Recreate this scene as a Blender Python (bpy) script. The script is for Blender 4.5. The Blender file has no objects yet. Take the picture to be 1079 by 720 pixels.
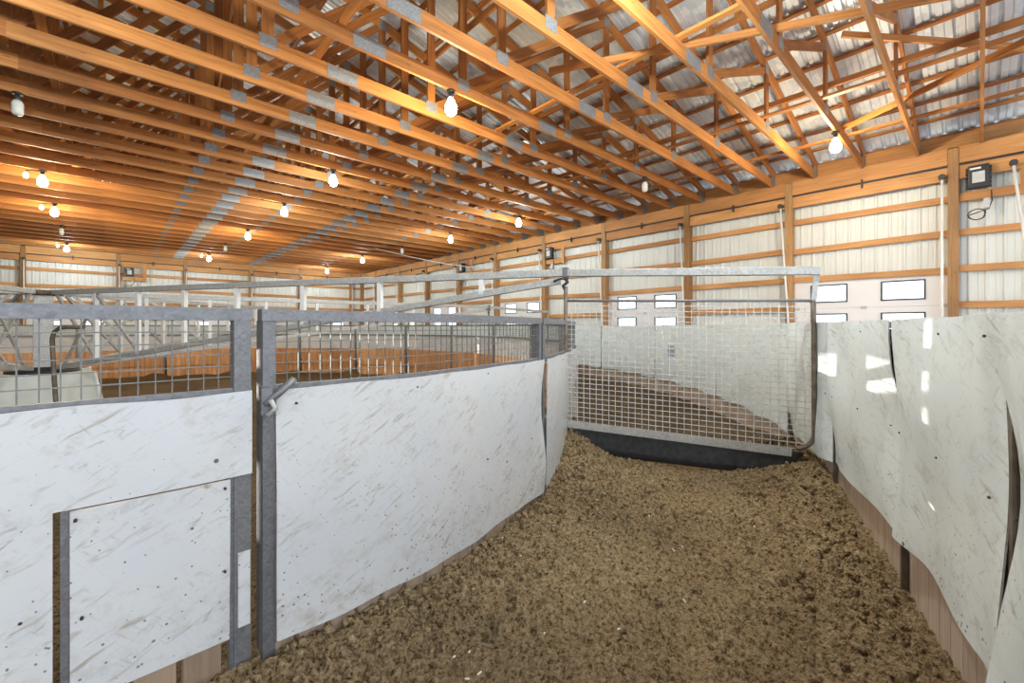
import bpy, bmesh, math, random
from mathutils import Vector, Matrix, noise

random.seed(7)
sc = bpy.context.scene
COL = sc.collection
PI = math.pi
CA, SA = 0.735, 0.678            # heading of the view between the two wall directions
ANG = math.atan2(SA, CA)         # 42.7 degrees
EYE = 1.56
RW = 12.0                        # right wall inner face (posts / heels)
BW = 27.45                       # back wall
LW = -13.9                       # left wall
HUB = (SA * 7.9 + CA * -8.57, CA * 7.9 - SA * -8.57)

# ------------------------------------------------------------------ materials
def new_mat(name):
    m = bpy.data.materials.new(name)
    m.use_nodes = True
    nt = m.node_tree
    b = nt.nodes['Principled BSDF']
    return m, nt, b

def node(nt, t, **kw):
    n = nt.nodes.new(t)
    for k, v in kw.items():
        if k in n.inputs:
            n.inputs[k].default_value = v
        else:
            setattr(n, k, v)
    return n

def ramp(nt, fac, stops):
    r = nt.nodes.new('ShaderNodeValToRGB')
    el = r.color_ramp.elements
    while len(el) < len(stops):
        el.new(0.5)
    for e, (p, c) in zip(el, stops):
        e.position = p
        e.color = (*c, 1) if len(c) == 3 else c
    nt.links.new(fac, r.inputs['Fac'])
    return r

def mix(nt, fac, a, b, mode='MIX'):
    n = nt.nodes.new('ShaderNodeMix')
    n.data_type = 'RGBA'
    n.blend_type = mode
    L = nt.links
    for s, v in ((0, fac), (6, a), (7, b)):
        if hasattr(v, 'is_linked'):
            L.new(v, n.inputs[s])
        else:
            n.inputs[s].default_value = v if s == 0 else (*v, 1)
    return n.outputs[2]

def math_n(nt, op, a, b=0.0):
    n = nt.nodes.new('ShaderNodeMath')
    n.operation = op
    for i, v in enumerate((a, b)):
        if hasattr(v, 'is_linked'):
            nt.links.new(v, n.inputs[i])
        else:
            n.inputs[i].default_value = v
    return n.outputs[0]

def uv_map(nt, scale):
    tc = nt.nodes.new('ShaderNodeTexCoord')
    mp = nt.nodes.new('ShaderNodeMapping')
    mp.inputs['Scale'].default_value = scale
    nt.links.new(tc.outputs['UV'], mp.inputs['Vector'])
    return mp.outputs[0]

def wood(name, dark, light, rough=0.6, knots=True, spread=0.25):
    m, nt, b = new_mat(name)
    L = nt.links
    v = uv_map(nt, (0.7, 16.0, 1))
    n1 = node(nt, 'ShaderNodeTexNoise', Scale=2.2, Detail=6.0, Roughness=0.6)
    L.new(v, n1.inputs['Vector'])
    r = ramp(nt, n1.outputs['Fac'], [(0.3, dark), (0.7, light)])
    v2 = uv_map(nt, (0.35, 0.7, 1))
    n2 = node(nt, 'ShaderNodeTexNoise', Scale=2.0, Detail=2.0)
    L.new(v2, n2.inputs['Vector'])
    r2 = ramp(nt, n2.outputs['Fac'], [(0.3, (1 - spread,) * 3), (0.7, (1 + spread * 0.5,) * 3)])
    c = mix(nt, 1.0, r.outputs[0], r2.outputs[0], 'MULTIPLY')
    oi = nt.nodes.new('ShaderNodeObjectInfo')
    r3 = ramp(nt, oi.outputs['Random'], [(0.0, (0.80, 0.74, 0.66)), (0.5, (1, 1, 1)), (1.0, (1.15, 1.22, 1.3))])
    c = mix(nt, 1.0, c, r3.outputs[0], 'MULTIPLY')
    if knots:
        v3 = uv_map(nt, (1.3, 6.0, 1))
        vo = node(nt, 'ShaderNodeTexVoronoi', Scale=1.6)
        L.new(v3, vo.inputs['Vector'])
        r4 = ramp(nt, vo.outputs['Distance'], [(0.05, (1, 1, 1)), (0.10, (0, 0, 0))])
        c = mix(nt, math_n(nt, 'MULTIPLY', r4.outputs[0], 0.55), c, tuple(x * 0.35 for x in dark))
    L.new(c, b.inputs['Base Color'])
    b.inputs['Roughness'].default_value = rough
    bp = node(nt, 'ShaderNodeBump', Strength=0.15, Distance=0.01)
    L.new(n1.outputs['Fac'], bp.inputs['Height'])
    L.new(bp.outputs[0], b.inputs['Normal'])
    return m

def galv(name, base, metallic=0.55, rough=0.45, scale=14):
    m, nt, b = new_mat(name)
    L = nt.links
    tc = nt.nodes.new('ShaderNodeTexCoord')
    vo = node(nt, 'ShaderNodeTexVoronoi', Scale=scale * 3.0)
    L.new(tc.outputs['Object'], vo.inputs['Vector'])
    n2 = node(nt, 'ShaderNodeTexNoise', Scale=scale * 0.6, Detail=5.0, Roughness=0.7)
    L.new(tc.outputs['Object'], n2.inputs['Vector'])
    f = mix(nt, 0.6, vo.outputs['Color'], n2.outputs['Fac'])
    r = ramp(nt, f, [(0.25, tuple(x * 0.72 for x in base)), (0.75, tuple(min(1, x * 1.2) for x in base))])
    L.new(r.outputs[0], b.inputs['Base Color'])
    b.inputs['Metallic'].default_value = metallic
    b.inputs['Roughness'].default_value = rough
    return m

def plain(name, col, rough=0.5, metallic=0.0, var=0.12, scale=9.0):
    m, nt, b = new_mat(name)
    tc = nt.nodes.new('ShaderNodeTexCoord')
    n = node(nt, 'ShaderNodeTexNoise', Scale=scale, Detail=4.0)
    nt.links.new(tc.outputs['Object'], n.inputs['Vector'])
    r = ramp(nt, n.outputs['Fac'], [(0.3, tuple(x * (1 - var) for x in col)), (0.7, tuple(min(1, x * (1 + var)) for x in col))])
    nt.links.new(r.outputs[0], b.inputs['Base Color'])
    b.inputs['Roughness'].default_value = rough
    b.inputs['Metallic'].default_value = metallic
    return m

def sheet_mat(name, base, tint, rough=0.33, soil=0.85):
    """white plastic kick sheet: scuffs, scratches, specks and splash soil"""
    m, nt, b = new_mat(name)
    L = nt.links
    n0 = node(nt, 'ShaderNodeTexNoise', Scale=1.3, Detail=3.0)
    L.new(uv_map(nt, (1, 1, 1)), n0.inputs['Vector'])
    c = ramp(nt, n0.outputs['Fac'], [(0.35, base), (0.65, tint)]).outputs[0]
    nb_ = node(nt, 'ShaderNodeTexNoise', Scale=6.5, Detail=7.0, Roughness=0.75, Distortion=0.6)
    L.new(uv_map(nt, (1, 1.3, 1)), nb_.inputs['Vector'])
    rb = ramp(nt, nb_.outputs['Fac'], [(0.54, (0, 0, 0)), (0.74, (1, 1, 1))])
    c = mix(nt, math_n(nt, 'MULTIPLY', rb.outputs[0], 0.55), c, (0.46, 0.40, 0.33))
    # long scuffs
    mp = nt.nodes.new('ShaderNodeMapping')
    mp.vector_type = 'TEXTURE'
    mp.inputs['Rotation'].default_value = (0, 0, 0.5)
    mp.inputs['Scale'].default_value = (0.33, 0.075, 1)
    tc = nt.nodes.new('ShaderNodeTexCoord')
    L.new(tc.outputs['UV'], mp.inputs['Vector'])
    n1 = node(nt, 'ShaderNodeTexNoise', Scale=2.2, Detail=5.0, Roughness=0.65, Distortion=1.2)
    L.new(mp.outputs[0], n1.inputs['Vector'])
    r1 = ramp(nt, n1.outputs['Fac'], [(0.545, (0, 0, 0)), (0.70, (1, 1, 1))])
    mk = node(nt, 'ShaderNodeTexNoise', Scale=2.6, Detail=2.0)
    L.new(uv_map(nt, (1, 1.4, 1)), mk.inputs['Vector'])
    rk = ramp(nt, mk.outputs['Fac'], [(0.36, (0, 0, 0)), (0.58, (1, 1, 1))])
    f = math_n(nt, 'MULTIPLY', r1.outputs[0], rk.outputs[0])
    c = mix(nt, math_n(nt, 'MULTIPLY', f, soil), c, (0.30, 0.25, 0.18))
    # fine crossing scratches
    mp2 = nt.nodes.new('ShaderNodeMapping')
    mp2.vector_type = 'TEXTURE'
    mp2.inputs['Rotation'].default_value = (0, 0, -0.85)
    mp2.inputs['Scale'].default_value = (0.16, 0.028, 1)
    L.new(tc.outputs['UV'], mp2.inputs['Vector'])
    n3 = node(nt, 'ShaderNodeTexNoise', Scale=2.0, Detail=4.0, Roughness=0.6)
    L.new(mp2.outputs[0], n3.inputs['Vector'])
    r3 = ramp(nt, n3.outputs['Fac'], [(0.58, (0, 0, 0)), (0.72, (1, 1, 1))])
    c = mix(nt, math_n(nt, 'MULTIPLY', math_n(nt, 'MULTIPLY', r3.outputs[0], rk.outputs[0]), 0.55), c, (0.42, 0.40, 0.36))
    # dark specks, more of them near the ground
    sp = nt.nodes.new('ShaderNodeSeparateXYZ')
    L.new(tc.outputs['UV'], sp.inputs[0])
    vo = node(nt, 'ShaderNodeTexVoronoi', Scale=32.0)
    L.new(uv_map(nt, (1, 1, 1)), vo.inputs['Vector'])
    spn = node(nt, 'ShaderNodeTexNoise', Scale=3.0, Detail=3.0)
    L.new(uv_map(nt, (1, 1, 1)), spn.inputs['Vector'])
    low = nt.nodes.new('ShaderNodeMapRange')
    low.inputs['From Min'].default_value = 1.2
    low.inputs['From Max'].default_value = 0.2
    low.inputs['To Min'].default_value = 0.09
    low.inputs['To Max'].default_value = 0.34
    L.new(sp.outputs['Y'], low.inputs['Value'])
    size = math_n(nt, 'MULTIPLY', low.outputs[0], spn.outputs['Fac'])
    d = math_n(nt, 'LESS_THAN', vo.outputs['Distance'], size)
    pick = nt.nodes.new('ShaderNodeSeparateColor')
    L.new(vo.outputs['Color'], pick.inputs[0])
    d = math_n(nt, 'MULTIPLY', d, math_n(nt, 'GREATER_THAN', pick.outputs[0], 0.25))
    c = mix(nt, math_n(nt, 'MULTIPLY', d, 0.8), c, (0.10, 0.085, 0.065))
    vo2 = node(nt, 'ShaderNodeTexVoronoi', Scale=5.0)
    L.new(uv_map(nt, (1, 1, 1)), vo2.inputs['Vector'])
    d2 = math_n(nt, 'LESS_THAN', vo2.outputs['Distance'], 0.055)
    pk2 = nt.nodes.new('ShaderNodeSeparateColor')
    L.new(vo2.outputs['Color'], pk2.inputs[0])
    d2 = math_n(nt, 'MULTIPLY', d2, math_n(nt, 'GREATER_THAN', pk2.outputs[1], 0.5))
    c = mix(nt, math_n(nt, 'MULTIPLY', d2, 0.85), c, (0.06, 0.04, 0.03))
    # splashed soil low down
    so = nt.nodes.new('ShaderNodeMapRange')
    so.inputs['From Min'].default_value = 0.62
    so.inputs['From Max'].default_value = 0.05
    so.inputs['To Max'].default_value = 0.8
    L.new(sp.outputs['Y'], so.inputs['Value'])
    n5 = node(nt, 'ShaderNodeTexNoise', Scale=9.0, Detail=6.0, Roughness=0.75)
    L.new(uv_map(nt, (1, 1, 1)), n5.inputs['Vector'])
    r5 = ramp(nt, n5.outputs['Fac'], [(0.50, (0, 0, 0)), (0.72, (1, 1, 1))])
    c = mix(nt, math_n(nt, 'MULTIPLY', so.outputs[0], r5.outputs[0]), c, (0.36, 0.31, 0.23))
    L.new(c, b.inputs['Base Color'])
    b.inputs['Roughness'].default_value = rough
    bp = node(nt, 'ShaderNodeBump', Strength=0.12, Distance=0.02)
    n6 = node(nt, 'ShaderNodeTexNoise', Scale=4.0, Detail=3.0)
    L.new(uv_map(nt, (1, 1, 1)), n6.inputs['Vector'])
    L.new(n6.outputs['Fac'], bp.inputs['Height'])
    L.new(bp.outputs[0], b.inputs['Normal'])
    return m

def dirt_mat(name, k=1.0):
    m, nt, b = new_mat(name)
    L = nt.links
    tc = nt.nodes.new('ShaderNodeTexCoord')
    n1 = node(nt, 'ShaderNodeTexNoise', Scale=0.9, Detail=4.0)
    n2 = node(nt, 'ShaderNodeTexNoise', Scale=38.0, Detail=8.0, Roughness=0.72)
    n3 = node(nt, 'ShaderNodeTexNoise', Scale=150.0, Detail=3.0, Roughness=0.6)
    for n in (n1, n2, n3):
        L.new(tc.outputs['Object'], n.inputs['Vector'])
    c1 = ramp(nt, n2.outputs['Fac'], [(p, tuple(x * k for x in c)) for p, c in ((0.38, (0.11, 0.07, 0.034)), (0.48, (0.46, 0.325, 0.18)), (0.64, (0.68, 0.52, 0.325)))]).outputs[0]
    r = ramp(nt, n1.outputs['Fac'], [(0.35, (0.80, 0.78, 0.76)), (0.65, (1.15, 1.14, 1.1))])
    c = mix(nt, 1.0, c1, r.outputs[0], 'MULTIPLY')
    r3 = ramp(nt, n3.outputs['Fac'], [(0.66, (0, 0, 0)), (0.74, (1, 1, 1))])
    c = mix(nt, math_n(nt, 'MULTIPLY', r3.outputs[0], 0.5), c, (0.60, 0.50, 0.35))
    L.new(c, b.inputs['Base Color'])
    b.inputs['Roughness'].default_value = 0.95
    b.inputs['Specular IOR Level'].default_value = 0.1
    vd = node(nt, 'ShaderNodeTexVoronoi', Scale=75.0)
    L.new(tc.outputs['Object'], vd.inputs['Vector'])
    h = math_n(nt, 'ADD', n2.outputs['Fac'], math_n(nt, 'MULTIPLY', n3.outputs['Fac'], 0.4))
    h = math_n(nt, 'SUBTRACT', h, math_n(nt, 'MULTIPLY', vd.outputs['Distance'], 0.5))
    bp = node(nt, 'ShaderNodeBump', Strength=1.0, Distance=0.04)
    L.new(h, bp.inputs['Height'])
    L.new(bp.outputs[0], b.inputs['Normal'])
    return m

def emit(name, col, strength):
    m, nt, b = new_mat(name)
    b.inputs['Base Color'].default_value = (*col, 1)
    b.inputs['Emission Color'].default_value = (*col, 1)
    b.inputs['Emission Strength'].default_value = strength
    return m

def glass_mat(name):
    m, nt, b = new_mat(name)
    nt.nodes.remove(b)
    t = nt.nodes.new('ShaderNodeBsdfTransparent')
    t.inputs[0].default_value = (0.95, 0.97, 0.98, 1)
    g = nt.nodes.new('ShaderNodeBsdfGlossy')
    g.inputs['Roughness'].default_value = 0.05
    mx = nt.nodes.new('ShaderNodeMixShader')
    mx.inputs[0].default_value = 0.06
    nt.links.new(t.outputs[0], mx.inputs[1])
    nt.links.new(g.outputs[0], mx.inputs[2])
    nt.links.new(mx.outputs[0], nt.nodes['Material Output'].inputs['Surface'])
    return m

M = dict(
    truss=wood('truss_lumber', (0.355, 0.122, 0.026), (0.61, 0.255, 0.068)),
    web=wood('truss_web_lumber', (0.26, 0.086, 0.018), (0.48, 0.19, 0.045)),
    frame=wood('wall_lumber', (0.43, 0.18, 0.05), (0.67, 0.335, 0.12)),
    postw=wood('post_lumber', (0.29, 0.145, 0.05), (0.48, 0.265, 0.11)),
    orange=wood('orange_boards', (0.58, 0.26, 0.10), (0.80, 0.44, 0.20), spread=0.3),
    weathered=wood('weathered_boards', (0.40, 0.30, 0.225), (0.54, 0.42, 0.33), knots=False),
    galv=galv('galvanised_steel', (0.215, 0.213, 0.225), 0.4, 0.5, 30),
    galvlight=galv('pale_galvanised_steel', (0.50, 0.49, 0.47), 0.35, 0.5, 20),
    wire_dark=galv('dark_mesh_wire', (0.20, 0.193, 0.18), 0.4, 0.5, 10),
    plate=galv('truss_plate_steel', (0.33, 0.34, 0.355), 0.5, 0.5, 25),
    wire=galv('mesh_wire', (0.66, 0.66, 0.64), 0.4, 0.5, 10),
    sheet=sheet_mat('white_kick_sheet', (0.60, 0.61, 0.635), (0.655, 0.65, 0.645)),
    sheet_out=sheet_mat('grey_white_kick_sheet', (0.74, 0.81, 0.83), (0.80, 0.86, 0.87), 0.22, 0.6),
    dirt=dirt_mat('brown_dirt'),
    dirt_shaded=dirt_mat('shade_darkened_dirt', 0.45),  # lane dirt with the shade past the gate painted in; reused inside the ring
    siding=plain('cream_metal_siding', (0.70, 0.715, 0.685), 0.45, 0.0, 0.04, 2.0),
    roof=galv('bare_metal_roofing', (0.80, 0.86, 0.97), 0.3, 0.42, 1.2),
    door=plain('white_garage_door', (0.80, 0.78, 0.79), 0.45, 0.0, 0.03, 2.0),
    dark=plain('dark_frame', (0.03, 0.03, 0.035), 0.5),
    black=plain('black_plastic', (0.018, 0.018, 0.02), 0.45),
    rubber=plain('black_rubber', (0.035, 0.036, 0.04), 0.7, 0.0, 0.4, 18.0),
    rusty=plain('brown_pipe', (0.16, 0.125, 0.095), 0.55, 0.35, 0.4, 12.0),
    white=plain('white_paint', (0.80, 0.80, 0.78), 0.4, 0.0, 0.05, 4.0),
    grey=plain('grey_plastic', (0.50, 0.51, 0.52), 0.5),
    concrete=plain('concrete', (0.55, 0.54, 0.50), 0.85, 0.0, 0.12, 5.0),
    pale=plain('pale_cement_board', (0.66, 0.68, 0.62), 0.8, 0.0, 0.08, 4.0),
    glass=glass_mat('window_glass'),
    bulb_warm=emit('warm_bulb', (1.0, 0.80, 0.42), 40.0),
    bulb_cool=emit('cool_bulb', (0.85, 1.0, 0.95), 40.0),
    bulb_off=plain('unlit_bulb', (0.80, 0.80, 0.76), 0.25),
    ext=plain('outside_ground', (0.55, 0.55, 0.54), 0.9),
    chips=plain('pale_wood_chip', (0.80, 0.74, 0.62), 0.8),
)

# ------------------------------------------------------------------ mesh helpers
class MB:
    def __init__(self):
        self.bm = bmesh.new()
        self.uv = self.bm.loops.layers.uv.new('UVMap')

    def quad(self, vs, uvs=None):
        try:
            f = self.bm.faces.new(vs)
        except ValueError:
            return None
        if uvs:
            for l, u in zip(f.loops, uvs):
                l[self.uv].uv = u
        return f

    def board(self, p0, p1, w, h, up=(0, 0, 1), seed=None):
        """straight timber from p0 to p1, w across, h along up; uv runs along the grain"""
        p0, p1, up = Vector(p0), Vector(p1), Vector(up)
        d = p1 - p0
        L = d.length
        d.normalize()
        s = d.cross(up)
        if s.length < 1e-4:
            s = d.cross(Vector((1, 0, 0)))
        s.normalize()
        u = s.cross(d).normalized()
        o = random.uniform(0, 50) if seed is None else seed
        V = [[self.bm.verts.new(p + s * a * w / 2 + u * b * h / 2) for a, b in ((-1, -1), (1, -1), (1, 1), (-1, 1))] for p in (p0, p1)]
        ws = [w, h, w, h]
        for i in range(4):
            j = (i + 1) % 4
            a = o + i * 3.1
            self.quad((V[0][i], V[0][j], V[1][j], V[1][i]), ((o, a), (o, a + ws[i]), (o + L, a + ws[i]), (o + L, a)))
        self.quad(V[0][::-1], ((o, o), (o + w, o), (o + w, o + h), (o, o + h)))
        self.quad(V[1], ((o, o), (o + w, o), (o + w, o + h), (o, o + h)))
        return self

    def box(self, x0, x1, y0, y1, z0, z1):
        return self.board(((x0 + x1) / 2, (y0 + y1) / 2, z0), ((x0 + x1) / 2, (y0 + y1) / 2, z1), y1 - y0, x1 - x0, (1, 0, 0))

    def tube(self, pts, r, n=8, cap=True):
        pts = [Vector(p) for p in pts]
        rings = []
        up = None
        for i, p in enumerate(pts):
            a = pts[max(i - 1, 0)]
            c = pts[min(i + 1, len(pts) - 1)]
            d = (c - a).normalized()
            if up is None:
                up = d.cross(Vector((0, 0, 1)))
                if up.length < 1e-3:
                    up = d.cross(Vector((1, 0, 0)))
                up.normalize()
            s = (up - d * up.dot(d)).normalized()
            up = s
            t = d.cross(s)
            rr = r[i] if isinstance(r, (list, tuple)) else r
            rings.append([self.bm.verts.new(p + s * math.cos(2 * PI * k / n) * rr + t * math.sin(2 * PI * k / n) * rr) for k in range(n)])
        for a, c in zip(rings, rings[1:]):
            for k in range(n):
                f = self.quad((a[k], a[(k + 1) % n], c[(k + 1) % n], c[k]))
                if f:
                    f.smooth = True
        if cap:
            self.quad(rings[0][::-1])
            self.quad(rings[-1])
        return self

    def lathe(self, prof, n=14, at=(0, 0, 0)):
        rings = [[self.bm.verts.new((at[0] + r * math.cos(2 * PI * k / n), at[1] + r * math.sin(2 * PI * k / n), at[2] + z)) for k in range(n)] for r, z in prof]
        for a, c in zip(rings, rings[1:]):
            for k in range(n):
                f = self.quad((a[k], a[(k + 1) % n], c[(k + 1) % n], c[k]))
                if f:
                    f.smooth = True
        self.quad(rings[0][::-1])
        self.quad(rings[-1])
        return self

    def build(self, name, mat, parent=None, bevel=0.0):
        me = bpy.data.meshes.new(name)
        bmesh.ops.recalc_face_normals(self.bm, faces=self.bm.faces)
        self.bm.to_mesh(me)
        self.bm.free()
        me.materials.append(mat)
        o = bpy.data.objects.new(name, me)
        COL.objects.link(o)
        if parent:
            o.parent = parent
        if bevel:
            md = o.modifiers.new('bevel', 'BEVEL')
            md.width = bevel
            md.segments = 2
            md.limit_method = 'ANGLE'
        return o

def tag(o, label=None, cat=None, group=None, kind=None):
    for k, v in (('label', label), ('category', cat), ('group', group), ('kind', kind)):
        if v:
            o[k] = v
    return o

def empty(name, loc=(0, 0, 0), rz=0.0):
    o = bpy.data.objects.new(name, None)
    o.location = loc
    o.rotation_euler = (0, 0, rz)
    o.empty_display_size = 0.1
    COL.objects.link(o)
    return o

def copy_tree(o, parent=None):
    c = o.copy()
    COL.objects.link(c)
    c.parent = parent
    for ch in list(o.children):
        copy_tree(ch, c)
    return c

ORD = ('first second third fourth fifth sixth seventh eighth ninth tenth eleventh twelfth thirteenth fourteenth fifteenth sixteenth seventeenth '
       'eighteenth nineteenth twentieth twenty-first twenty-second twenty-third twenty-fourth twenty-fifth twenty-sixth twenty-seventh twenty-eighth '
       'twenty-ninth thirtieth thirty-first thirty-second thirty-third thirty-fourth thirty-fifth thirty-sixth').split()

def pol(th, R, z=0.0):
    """point at walker angle th (degrees), radius R"""
    a = math.radians(th) - ANG
    return Vector((HUB[0] + R * math.cos(a), HUB[1] + R * math.sin(a), z))

def lerp_table(tab):
    def f(x):
        if x <= tab[0][0]:
            return tab[0][1]
        for (a, b), (c, d) in zip(tab, tab[1:]):
            if x <= c:
                return b + (d - b) * (x - a) / (c - a)
        return tab[-1][1]
    return f

def sstep(a, b, x):
    t = max(0.0, min(1.0, (x - a) / (b - a)))
    return t * t * (3 - 2 * t)

R_IN = lerp_table([(-60, 9.34), (-43.3, 9.38), (-38.2, 9.47), (-36, 9.55), (-33, 9.62), (-27, 9.66), (-24.4, 9.69), (-18, 9.62), (-14, 9.6)])
R_OUT = 12.05

# ------------------------------------------------------------------ setting: ground
def ground_z(th, R):
    z = 0.15 * sstep(-30, -18.5, th) - 0.05 * sstep(-14, -4, th)
    ri = R - R_IN(th)
    ro = R_OUT - R
    z += 0.30 * math.exp(-(ri / 0.36) ** 2) * math.exp(-((th + 16.0) / 3.6) ** 2)
    z += 0.17 * math.exp(-(ro / 0.45) ** 2) * math.exp(-((th + 16.5) / 6) ** 2)
    z += 0.10 * math.exp(-(ro / 0.4) ** 2) * sstep(-20, -34, th)
    z += 0.05 * math.exp(-(ri / 0.3) ** 2) * sstep(-22, -34, th)
    z -= 0.05 * math.exp(-((ri - 1.3) / 0.7) ** 2)
    return z

def polar_mesh(name, th0, th1, nth, r0, r1, nr, zf, amp, mat, detail=True):
    mb = MB()
    rows = []
    for i in range(nth + 1):
        th = th0 + (th1 - th0) * i / nth
        row = []
        ra = r0(th) if callable(r0) else r0
        for j in range(nr + 1):
            R = ra + (r1 - ra) * j / nr
            p = pol(th, R)
            z = zf(th, R)
            if amp:
                z += amp * (noise.noise((p.x * 2.1, p.y * 2.1, 3.1)) * 1.0)
                if detail:
                    q = noise.noise((p.x * 9.0, p.y * 9.0, 0.3))
                    z += amp * 0.55 * q
                    q = noise.turbulence((p.x * 24.0, p.y * 24.0, 1.3), 3, False)
                    z += amp * 0.85 * (q - 0.5)
                    q = noise.noise((p.x * 47.0, p.y * 47.0, 5.3))
                    z += amp * 0.22 * q
            row.append(mb.bm.verts.new((p.x, p.y, z)))
        rows.append(row)
    for a, b in zip(rows, rows[1:]):
        for j in range(nr):
            f = mb.bm.faces.new((a[j], a[j + 1], b[j + 1], b[j]))
            f.smooth = True
    return mb.build(name, mat)

def ground_join(th, R):
    return ground_z(th, R)

d = polar_mesh('dirt', -56, -16.6, 760, lambda t: R_IN(t) - 0.06, 12.12, 230, ground_z, 0.036, M['dirt'])
tag(d, 'churned brown dirt in the curved lane between the two white fences', 'dirt', None, 'stuff')
d = polar_mesh('dirt', -17.4, 160, 330, lambda t: R_IN(t) - 0.06, 12.12, 40, lambda t, R: ground_z(t, R) - 0.04 * sstep(-14, -17, t), 0.05, M['dirt_shaded'], False)
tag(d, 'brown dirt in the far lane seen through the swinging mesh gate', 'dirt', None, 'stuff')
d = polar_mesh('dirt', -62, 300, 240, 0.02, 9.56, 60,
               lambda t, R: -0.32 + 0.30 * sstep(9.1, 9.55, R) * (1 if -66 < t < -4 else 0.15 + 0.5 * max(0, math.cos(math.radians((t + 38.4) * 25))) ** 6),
               0.06, M['dirt_shaded'], False)
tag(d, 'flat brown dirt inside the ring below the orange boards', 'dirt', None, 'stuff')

# loose clods along both fences, in one go: nobody could count them
mb = MB()
for _ in range(2600):
    th = random.uniform(-46, -14)
    side = random.random()
    ri = R_IN(th)
    R = ri + abs(random.gauss(0.08, 0.35)) if side < 0.45 else (R_OUT - abs(random.gauss(0.05, 0.35)) if side < 0.85 else random.uniform(ri + 0.1, 12))
    R = min(max(R, ri + 0.06), R_OUT - 0.05)
    p = pol(th, R)
    z = ground_z(th, R) + 0.03 * noise.noise((p.x * 2.1, p.y * 2.1, 3.1))
    s = 0.005 + 0.022 * random.random() ** 2.2
    base = len(mb.bm.verts)
    r = bmesh.ops.create_icosphere(mb.bm, subdivisions=1, radius=s, matrix=Matrix.Translation((p.x, p.y, z + s * 0.3)))
    for v in r['verts']:
        k = Vector((p.x, p.y, z))
        off = v.co - k
        v.co = k + off * (1 + 0.6 * noise.noise(v.co * 55))
o = mb.build('dirt_clods', M['dirt'])
tag(o, 'loose crumbly clods scattered along the foot of the fences', 'dirt', None, 'stuff')
mb = MB()
for _ in range(45):
    th = random.uniform(-46, -18)
    R = random.uniform(R_IN(th) + 0.1, 11.95)
    p = pol(th, R)
    z = ground_z(th, R) + 0.03 * noise.noise((p.x * 2.1, p.y * 2.1, 3.1)) + 0.016
    a = random.uniform(0, PI)
    mb.board((p.x, p.y, z), (p.x + math.cos(a) * random.uniform(.008, .03), p.y + math.sin(a) * random.uniform(.008, .03), z + random.uniform(-.006, .01)), 0.008, 0.004)
tag(mb.build('wood_chip_litter', M['chips']), 'pale flecks of wood chip littered on the brown dirt', 'wood chips', None, 'stuff')

# building floor outside the ring, with a round hole where the ring stands
mb = MB()
n = 180
ri_, ro_ = [], []
for k in range(n):
    th = 360 * k / n
    p = pol(th, 12.1)
    q = pol(th, 60)
    ri_.append(mb.bm.verts.new((p.x, p.y, 0.0)))
    ro_.append(mb.bm.verts.new((q.x, q.y, -0.02)))
for k in range(n):
    mb.bm.faces.new((ri_[k], ri_[(k + 1) % n], ro_[(k + 1) % n], ro_[k]))
cz = mb.bm.verts.new((HUB[0], HUB[1], -0.5))
low = [mb.bm.verts.new((v.co.x, v.co.y, -0.5)) for v in ri_]
for k in range(n):
    mb.bm.faces.new((low[k], low[(k + 1) % n], cz))
    mb.bm.faces.new((ri_[k], ri_[(k + 1) % n], low[(k + 1) % n], low[k]))
tag(mb.build('floor', M['ext']), None, None, None, 'structure')

# ------------------------------------------------------------------ setting: walls
def corrugated(mb, a, b, z0, z1, inward, pitch=0.228, rib=0.022):
    """ribbed metal sheeting from a to b (plan points), ribs towards inward"""
    a, b, inward = Vector(a), Vector(b), Vector(inward)
    L = (b - a).length
    d = (b - a).normalized()
    prof = []
    k = 0
    x = 0.0
    while x < L:
        prof += [(x, 0), (x + 0.02, 1), (x + 0.045, 1), (x + 0.065, 0), (x + 0.125, 0), (x + 0.132, 0.3), (x + 0.145, 0.3), (x + 0.152, 0)]
        x += pitch
    prof = [(min(x, L), h) for x, h in prof if x <= L] + [(L, 0)]
    prev = None
    for x, h in prof:
        p = a + d * x + inward * (h * rib)
        v = (mb.bm.verts.new((p.x, p.y, z0)), mb.bm.verts.new((p.x, p.y, z1 if not callable(z1) else z1(x))))
        if prev:
            mb.quad((prev[0], v[0], v[1], prev[1]))
        prev = v

POST_Y = [-2.4, 0.35, 3.1, 5.6, 8.4, 11.1, 13.9, 16.6, 19.4, 22.3, 25.2, BW - 0.08]
DOOR_Y = [(0.35, 3.1), (5.6, 8.4), (11.1, 13.9), (16.6, 19.4), (22.3, 25.2)]
POST_X = [-8.3, -5.5, -2.81, 0.164, 2.67, 5.58, 8.14, 11.2]
DOOR_X = [(-2.81, 0.164), (2.67, 5.58), (8.14, 11.2)]
DTOP = 2.66
EAVE = EYE + 3.45
PITCH = 0.25
XC = (RW + LW) / 2.0
RIDGE = EAVE + 0.36 + (RW - XC) * PITCH

mb = MB()
WX = RW + 0.10
for y0, y1 in zip(POST_Y, POST_Y[1:]):
    dr = (y0, y1) in DOOR_Y
    corrugated(mb, (WX, y0, 0), (WX, y1, 0), DTOP if dr else 0, EAVE + 0.3, (-1, 0, 0))
corrugated(mb, (WX, -4.6, 0), (WX, -2.4, 0), 0, EAVE + 0.3, (-1, 0, 0))
tag(mb.build('wall_right', M['siding']), None, None, None, 'structure')

mb = MB()
WY = BW + 0.10
xs = [LW] + POST_X + [WX]
for x0, x1 in zip(xs, xs[1:]):
    dr = (x0, x1) in DOOR_X
    corrugated(mb, (x0, WY, 0), (x1, WY, 0), DTOP if dr else 0, lambda x, x0=x0: EAVE + 0.2 + (RW - XC - abs(x0 + x - XC)) * PITCH, (0, -1, 0))
tag(mb.build('wall_back', M['siding']), None, None, None, 'structure')

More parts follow.
